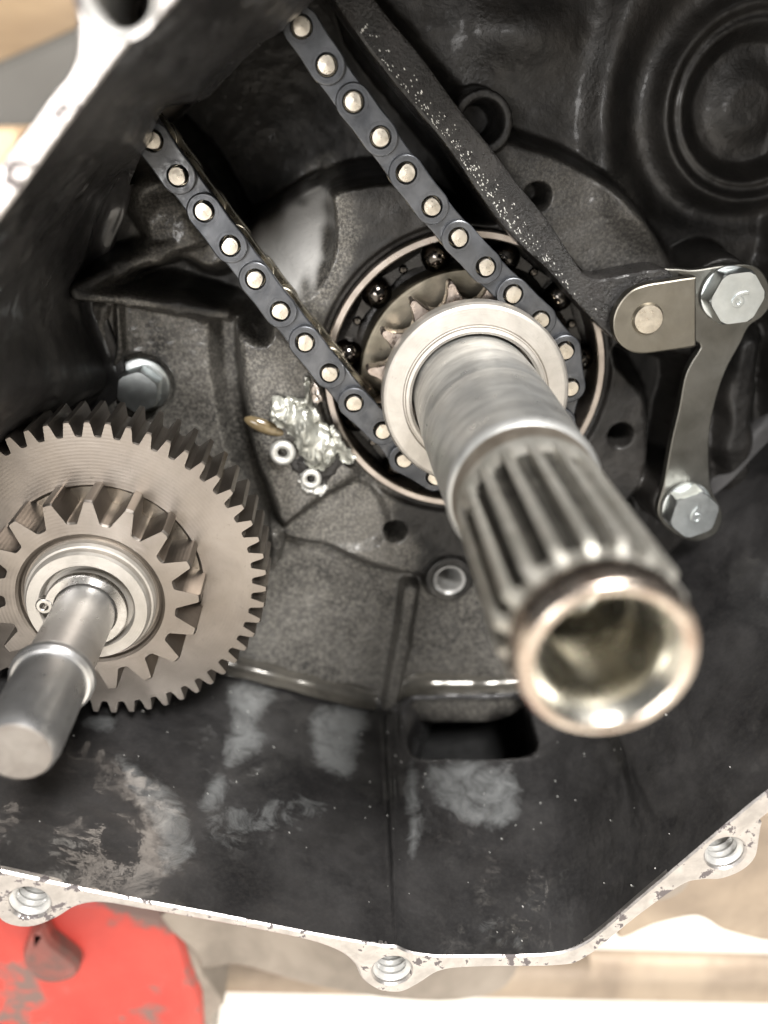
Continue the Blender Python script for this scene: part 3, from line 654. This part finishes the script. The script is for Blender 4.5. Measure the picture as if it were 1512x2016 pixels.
# ------------------------------------------------------------------ retainer plate with its tab, pin and bolts
ret = thing('retainer_plate', 'flat grey steel retainer plate with raised rounded tab over the tensioner pivot', 'plate', (64, -60, ZP))
arm = PL([(1300, 540), (1325, 529), (1368, 531), (1428, 522), (1481, 522), (1508, 545), (1520, 590), (1503, 622), (1475, 643), (1458, 676), (1428, 732), (1407, 798), (1397, 857), (1396, 917), (1401, 964), (1422, 1010),
          (1410, 1050), (1368, 1066), (1325, 1050), (1299, 1022), (1295, 996), (1306, 955), (1321, 872), (1336, 807), (1347, 747), (1359, 717), (1374, 693), (1379, 682), (1370, 673), (1330, 670), (1300, 640)], 6.6)
mesh_obj('arm', *extrude(smooth(arm, 4), ZP+0.1, ZP+1.7, 0.25), M['zinc'], ret, 30)
tabp = [(1371, 545), (1340, 549), (1309, 554), (1273, 560), (1243, 572), (1219, 598), (1207, 631), (1212, 665), (1233, 688), (1264, 697), (1324, 690), (1366, 684), (1371, 678)]
tp = PL(tabp, 10.8)
rnd = smooth(tp, 5, False)
Vt, Ft = extrude(rnd, 8.9, 10.8, 0.3)
mesh_obj('tab', Vt, Ft, M['tab'], ret, 30)
x1 = P((1371, 545), 10.8); x2 = P((1371, 678), 10.8)
mesh_obj('bend', *extrude([(x1[0]-1.4, x1[1]-0.1), (x1[0]+0.15, x1[1]-0.1), (x2[0]+0.15, x2[1]+0.1), (x2[0]-1.4, x2[1]+0.1)], ZP+0.5, 10.65, 0.5), M['tab'], ret, 30)
pc = P((1277, 629), 11.4)
mesh_obj('pivot_pin', *rings(pc, [(2.75, 10.6), (2.62, 10.85), (2.5, 11.2), (2.3, 11.5), (0.05, 11.6)], 36), M['pin'], ret, 40)
def text_mesh(body, size, c, z, ang, name, m, parent):
    cu = bpy.data.curves.new(name, 'FONT'); cu.body = body; cu.size = size; cu.align_x = 'CENTER'; cu.align_y = 'CENTER'; cu.extrude = 0.12; cu.bevel_depth = 0.1
    o = bpy.data.objects.new(name, cu); C.objects.link(o); bpy.context.view_layer.update()
    me = bpy.data.meshes.new_from_object(o.evaluated_get(bpy.context.evaluated_depsgraph_get()))
    ca_, sa_ = math.cos(ang), math.sin(ang)
    V = [(c[0]+v.co.x*ca_-v.co.y*sa_, c[1]+v.co.x*sa_+v.co.y*ca_, z+v.co.z) for v in me.vertices]; F = [tuple(p.vertices) for p in me.polygons]
    bpy.data.objects.remove(o); bpy.data.curves.remove(cu); bpy.data.meshes.remove(me)
    return mesh_obj(name, V, F, m, parent, 30)
def hexr(R, a0): return lambda t: R*math.cos(PI/6)/math.cos(((t-a0) % (PI/3))-PI/6)
def hex_bolt(c, z, a0, label, R=4.75, h=4.7, mark=None, mang=0, wr=4.55):
    t = thing('hex_bolt', label, 'bolt', (c[0], c[1], z), 'bolts in the case')
    hx = hexr(R, a0)
    mesh_obj('washer_face', *rings(c, [(1, z), (wr, z), (wr+0.1, z+0.3), (wr, z+0.75), (wr-0.5, z+0.9), (1, z+0.9)], 60), M['bolt'], t, 30)
    hd = mesh_obj('head', *rings(c, [(lambda q: hx(q)*0.98, z+0.9), (hx, z+1.0), (hx, z+h-0.55), (lambda q: min(hx(q), R*0.97), z+h-0.3), (lambda q: min(hx(q), R*0.925)*0.985, z+h), (R*0.78, z+h+0.005), (0.05, z+h+0.02)], 96, a0), M['bolt'], t, 25)
    if mark: text_mesh(mark, 4.4, (c[0]+0.25, c[1]-0.1), z+h+0.04, mang, 'stamped_mark', M['bolt'], hd)
    return t
hex_bolt(B1, ZP+1.75, math.radians(8), 'bright hex bolt beside the raised tab of the retainer plate', mark='6', mang=math.radians(-35))
hex_bolt(B2, ZP+1.75, math.radians(22), 'bright hex bolt at the narrow end of the retainer plate', mark='6', mang=math.radians(12))
hex_bolt(fb, -6.6, math.radians(20), 'flanged hex bolt in a round recess behind the big gear', R=4.0, h=5.4, wr=4.9)

# ------------------------------------------------------------------ idler gear on its shaft
def gear_r(N, ra, rf, ph, tipw=0.30, rootw=0.34, lean=0.0):
    def f(t):
        u = ((t-ph)/(2*PI/N)) % 1.0; d = min(u, 1-u)*2
        if d < tipw: return ra-(0.06*(d/tipw)**4)
        if d > 1-rootw: return rf+0.15*((1-d)/rootw)**4
        k = (d-tipw)/(1-rootw-tipw); k = k**0.82
        return ra+(rf-ra)*k
    return f
gear = thing('reduction_gear', 'large brown steel gear with smaller toothed pinion on its front', 'gear', (G[0], G[1], 6))
NBG = 54; gr = gear_r(NBG, 27.3, 24.95, 0.035)
mesh_obj('toothed_wheel', *rings(G, [(8, 11.5), (lambda t: gr(t)-0.3, 11.5), (gr, 11.8), (gr, 22.2), (lambda t: gr(t)-0.22, 22.5), (16.75, 22.5), (16.45, 22.2), (16.4, 21.0)], NBG*16), M['gear'], gear, 28)
mesh_obj('web', *rings(G, [(16.45, 21.9), (16.1, 21.6), (8, 21.6)], 120), M['geardark'], gear, 28)
NPG = 17; pr_ = gear_r(NPG, 17.2, 13.5, math.radians(64), 0.22, 0.30)
pr2 = lambda t: pr_(t)*0.975
mesh_obj('pinion', *rings(G, [(8, 21.2), (pr_, 21.2), (pr_, 29.3), (lambda t: pr_(t)-0.3, 29.65), (11.6, 29.7), (11.2, 29.4), (10.9, 28.9), (10.5, 28.7), (5, 28.7)], NPG*32), M['gear'], gear, 28)
mesh_obj('hub', *rings(G, [(10.2, 28.5), (10.2, 29.9), (9.9, 30.4), (9.6, 30.5), (9.5, 31.5), (9.2, 32.0), (7.4, 32.1), (7.1, 31.7), (6.9, 30.5), (4.5, 30.5)], 96), M['washer'], gear, 28)
idl = thing('idler_shaft', 'plain polished steel shaft with stepped collar through the brown gear', 'shaft', (G[0], G[1], -8))
mesh_obj('shaft', *rings(G, [(4.6, -8), (4.6, 33.4), (4.65, 34), (4.65, 49.6), (4.8, 50.2)], 72, ), M['shaft'], idl, 40)
mesh_obj('collar', *rings(G, [(4.6, 49.9), (5.55, 50.1), (5.75, 50.6), (5.7, 51.4), (5.3, 51.9), (4.9, 52.1)], 72), M['shaft'], idl, 40)
mesh_obj('journal', *rings(G, [(4.9, 52.0), (4.95, 54), (4.95, 58), (4.85, 64.0), (4.6, 65.4), (4.15, 66.2)], 72), M['shaft'], idl, 30)
mesh_obj('end_face', *rings(G, [(4.16, 66.18), (3.95, 66.3), (0.05, 66.35)], 72), M['endface'], idl, 30)
# circlip: open spring ring with two eyes
def arc_strip(c, r0, r1, a0, a1, n_): return [(c[0]+r1*math.cos(a0+(a1-a0)*i/n_), c[1]+r1*math.sin(a0+(a1-a0)*i/n_)) for i in range(n_+1)]+[(c[0]+r0*math.cos(a1-(a1-a0)*i/n_), c[1]+r0*math.sin(a1-(a1-a0)*i/n_)) for i in range(n_+1)]
clip = thing('circlip', 'thin open spring circlip with eyelet around the idler shaft', 'circlip', (G[0], G[1], 33))
ca0, ca1 = math.radians(-150), math.radians(168)
cring = mesh_obj('ring', *extrude(arc_strip(G, 4.75, 6.35, ca0, ca1, 56), 32.2, 33.2, 0.2), M['clip'], clip, 30)
for aa in (ca0-0.05, ca1+0.05):
    ec = (G[0]+6.15*math.cos(aa), G[1]+6.15*math.sin(aa))
    mesh_obj('eye', *extrude(circle(ec, 1.35, 24), 32.1, 33.32, 0.2, [circle(ec, 0.62, 16)], hbev=0.1), M['clip'], cring, 30)

# ------------------------------------------------------------------ torn metal by the chain
torn = thing('torn_metal_scrap', 'torn crumpled patch of bright raw metal stuck beside the chain', 'metal scrap', (*P((610, 880), 2), 1))
def crumple(name, outl, z, amp, fs, m, seed, dome=1.0, th=0.7, tilt=(0, 0)):
    q = PL(outl, z); q = smooth(q, 5); xs_ = [p[0] for p in q]; ys_ = [p[1] for p in q]
    gx = np.arange(min(xs_)-0.3, max(xs_)+0.3, 0.22); gy = np.arange(min(ys_)-0.3, max(ys_)+0.3, 0.22)
    XX, YY = np.meshgrid(gx, gy); d = sdf(q, XX, YY)+0.7*vnoise(XX, YY, 0.9, seed)+0.5*vnoise(XX, YY, 2.0, seed+1)
    r_ = np.zeros(XX.shape)
    for i_ in range(XX.shape[0]):
        for j_ in range(XX.shape[1]):
            p = Vector((XX[i_, j_]*fs+seed, YY[i_, j_]*fs*0.6+XX[i_, j_]*fs*0.35, seed*1.7))
            r_[i_, j_] = noise.ridged_multi_fractal(p, 0.9, 2.1, 4, 1.0, 2.0)
    hz = z+dome*sstep(-d/2.5)+amp*(r_-0.8)*sstep((-d+0.3)/0.8)+tilt[0]*(XX-gx.mean())+tilt[1]*(YY-gy.mean())
    inside = d < 0
    fk_ = inside[:-1, :-1] & inside[1:, :-1] & inside[:-1, 1:] & inside[1:, 1:]
    id_ = np.arange(XX.size).reshape(XX.shape); j2, i2 = np.nonzero(fk_)
    nV = XX.size; Vt_ = np.stack([XX.ravel(), YY.ravel(), hz.ravel()], 1); Vb = Vt_.copy(); Vb[:, 2] -= th
    ft = np.stack([id_[j2, i2], id_[j2, i2+1], id_[j2+1, i2+1], id_[j2+1, i2]], 1)
    # rim between the two skins
    ed = {}
    for f in ft:
        for k in range(4):
            e_ = (f[k], f[(k+1) % 4]); ed[e_] = ed.get(e_, 0)+1
    rim = [(a, a+nV, b+nV, b) for (a, b) in ed if (b, a) not in ed]
    allF = ft.tolist()+(ft[:, ::-1]+nV).tolist()+rim
    us = sorted({i for f in allF for i in f}); re = {u: k for k, u in enumerate(us)}; VA = np.concatenate([Vt_, Vb])[us]
    return mesh_obj(name, VA, [[re[i] for i in f] for f in allF], m, torn, 50)
crumple('wet_base', [(573, 916), (600, 880), (640, 850), (690, 905), (683, 920), (668, 942), (645, 957), (620, 962), (594, 940)], 1.9, 0.25, 0.25, M['cast'], 5, 0.5)
crumple('crumpled_sheet', [(534, 792), (546, 780), (572, 785), (590, 792), (612, 806), (634, 832), (656, 845), (662, 880), (656, 910), (634, 928), (606, 920), (586, 890), (570, 856), (545, 840), (532, 815)], 3.0, 1.5, 0.19, M['torn'], 11, 1.4)
crumple('flake', [(646, 835), (662, 840), (676, 868), (700, 898), (697, 908), (682, 916), (668, 900), (655, 870)], 3.2, 1.2, 0.22, M['torn'], 23, 0.6)
crumple('splinter', [(574, 780), (594, 785), (602, 742), (612, 745), (616, 790), (630, 822), (612, 836), (590, 815)], 2.6, 1.3, 0.24, M['torn'], 31, 0.5)
crumple('loose_chip', [(612, 752), (630, 765), (641, 780), (628, 794), (610, 786), (606, 768)], 1.8, 0.7, 0.5, M['outer'], 41, 0.2)
e1 = P((556, 894), 4); e2 = P((612, 944), 3.4)
mesh_obj('eyelet', *torus(e1, 1.62, 0.78, 3.2, 32, 12), M['eyelet'], torn, 60)
mesh_obj('eyelet', *join(torus(e2, 1.35, 0.62, 3.0, 32, 12)), M['eyelet'], torn, 60)
crumple('torn_tongue', [(588, 928), (596, 936), (604, 958), (620, 962), (638, 955), (646, 966), (622, 976), (602, 968), (590, 950)], 2.6, 0.5, 0.5, M['eyelet'], 53, 0.3)
oil = mesh_obj('oil_drop', *ball((*P((520, 842), 2.0), 1.2), 1.0, 28, 14, 3.9, 1.35, 1.0), M['amber'], None, 180, at=(*P((520, 842), 2), 1.0))
oil.rotation_euler = (0, math.radians(22), 0); tag(oil, 'elongated amber oil drop clinging beside the torn metal', 'oil drop')

# ------------------------------------------------------------------ background beyond the case
gme = bpy.data.meshes.new('ground'); gme.from_pydata([(-40, -40, 0), (40, -40, 0), (40, 40, 0), (-40, 40, 0)], [], [(0, 1, 2, 3)]); gme.materials.append(M['ground'])
go = bpy.data.objects.new('ground', gme); C.objects.link(go); tag(go, kind='structure')

GY = -UP/S                                   # ground level in case coordinates
jack = thing('red_jack', 'chipped red painted jack with dark grimy bracket below the case', 'jack', (-45, GY, -30))
jp = PL([(-160, 1740), (60, 1760), (200, 1770), (330, 1795), (352, 1850), (372, 1920), (395, 1975), (400, 2060), (380, 2200), (-160, 2200)], 4)
mesh_obj('saddle', *extrude(jp, -70, 4, 3), M['red'], jack, 30)
br = PL([(250, 1800), (372, 1815), (398, 1915), (432, 1958), (442, 1976), (420, 1995), (418, 2120), (250, 2120)], 0)
mesh_obj('bracket', *extrude(br, -66, 0.5, 0.8), M['sump'], jack, 30)
lg = smooth(PL([(62, 1838), (82, 1832), (96, 1862), (118, 1880), (148, 1905), (150, 1928), (112, 1942), (70, 1935), (40, 1900), (48, 1862)], 9), 4)
mesh_obj('lug', *extrude(lg, 2, 9, 2.2), M['grime'], jack, 40)
pc_ = PL([(60, 2040), (300, 2040)], -30); x0, x3 = pc_[0][0], pc_[1][0]
yb = P((100, 2100), -30)[1]
mesh_obj('column', *extrude([(x0, yb+6), (x3-30, yb+6), (x3-20, GY+12), (x0-20, GY+12)], -60, -10, 2), M['red'], jack, 30)
mesh_obj('base', *extrude([(x0-60, GY), (x3+5, GY), (x3+2, GY+14), (x0-55, GY+14)], -110, 40, 3), M['red'], jack, 30)

def tube(name, a, b, r, m, label, cat):
    a = np.array(a, float); b = np.array(b, float); d = (b-a)/np.linalg.norm(b-a)
    u = np.cross(d, (0, 0, 1)); u /= np.linalg.norm(u); v = np.cross(d, u); V = []; F = []; n_ = 40; K = 24
    for k in range(K+1):
        c = a+(b-a)*k/K
        for i in range(n_):
            t = 2*PI*i/n_; V.append(c+r*(u*math.cos(t)+v*math.sin(t)))
    for k in range(K):
        for i in range(n_): j = (i+1) % n_; F.append((k*n_+i, k*n_+j, (k+1)*n_+j, (k+1)*n_+i))
    F.append(tuple(range(n_))[::-1]); F.append(tuple(range(K*n_, (K+1)*n_)))
    o = mesh_obj(name, V, F, m, None, 40, at=tuple(a)); return tag(o, label, cat)
ta = P3((430, 1900), -28); tb = P3((2300, 1945), -28)
tube('frame_tube', ta, tb, 7.0, M['rust'], 'thick dusty brown frame tube running below the crankcase flange', 'tube')

def slab(name, poly, z0, z1, m, label, cat, at):
    o = mesh_obj(name, *extrude(poly, z0, z1, 4), m, None, 30, at=at); return tag(o, label, cat)
def ext(px, z): return P(px, z)
zz0 = -260
w1 = [ext(p, zz0) for p in [(-700, 480), (-700, 110), (420, -420), (560, -420), (560, -120)]]
slab('timber_plank', w1, zz0-60, zz0, M['wood'], 'pale timber plank slanting behind the flange with the large bright bolt hole', 'plank', (*w1[0], zz0))
g1 = [ext(p, zz0+8) for p in [(-700, 500), (-700, 420), (560, -130), (560, 500)]]
g1 = [g1[1], g1[2], (g1[2][0], GY), (g1[0][0], GY)]
slab('grey_board', g1, zz0-40, zz0+6, M['grey'], 'dull grey board standing below the timber plank', 'board', (0, GY, zz0))
o1 = [ext(p, -200) for p in [(-200, 252), (22, 250), (34, 268), (38, 330)]]
o1 = o1+[(o1[-1][0], GY), (o1[0][0], GY)]
slab('orange_crate', o1, -230, -200, M['orange'], 'pale orange crate standing in front of the grey board', 'crate', (0, GY, -200))
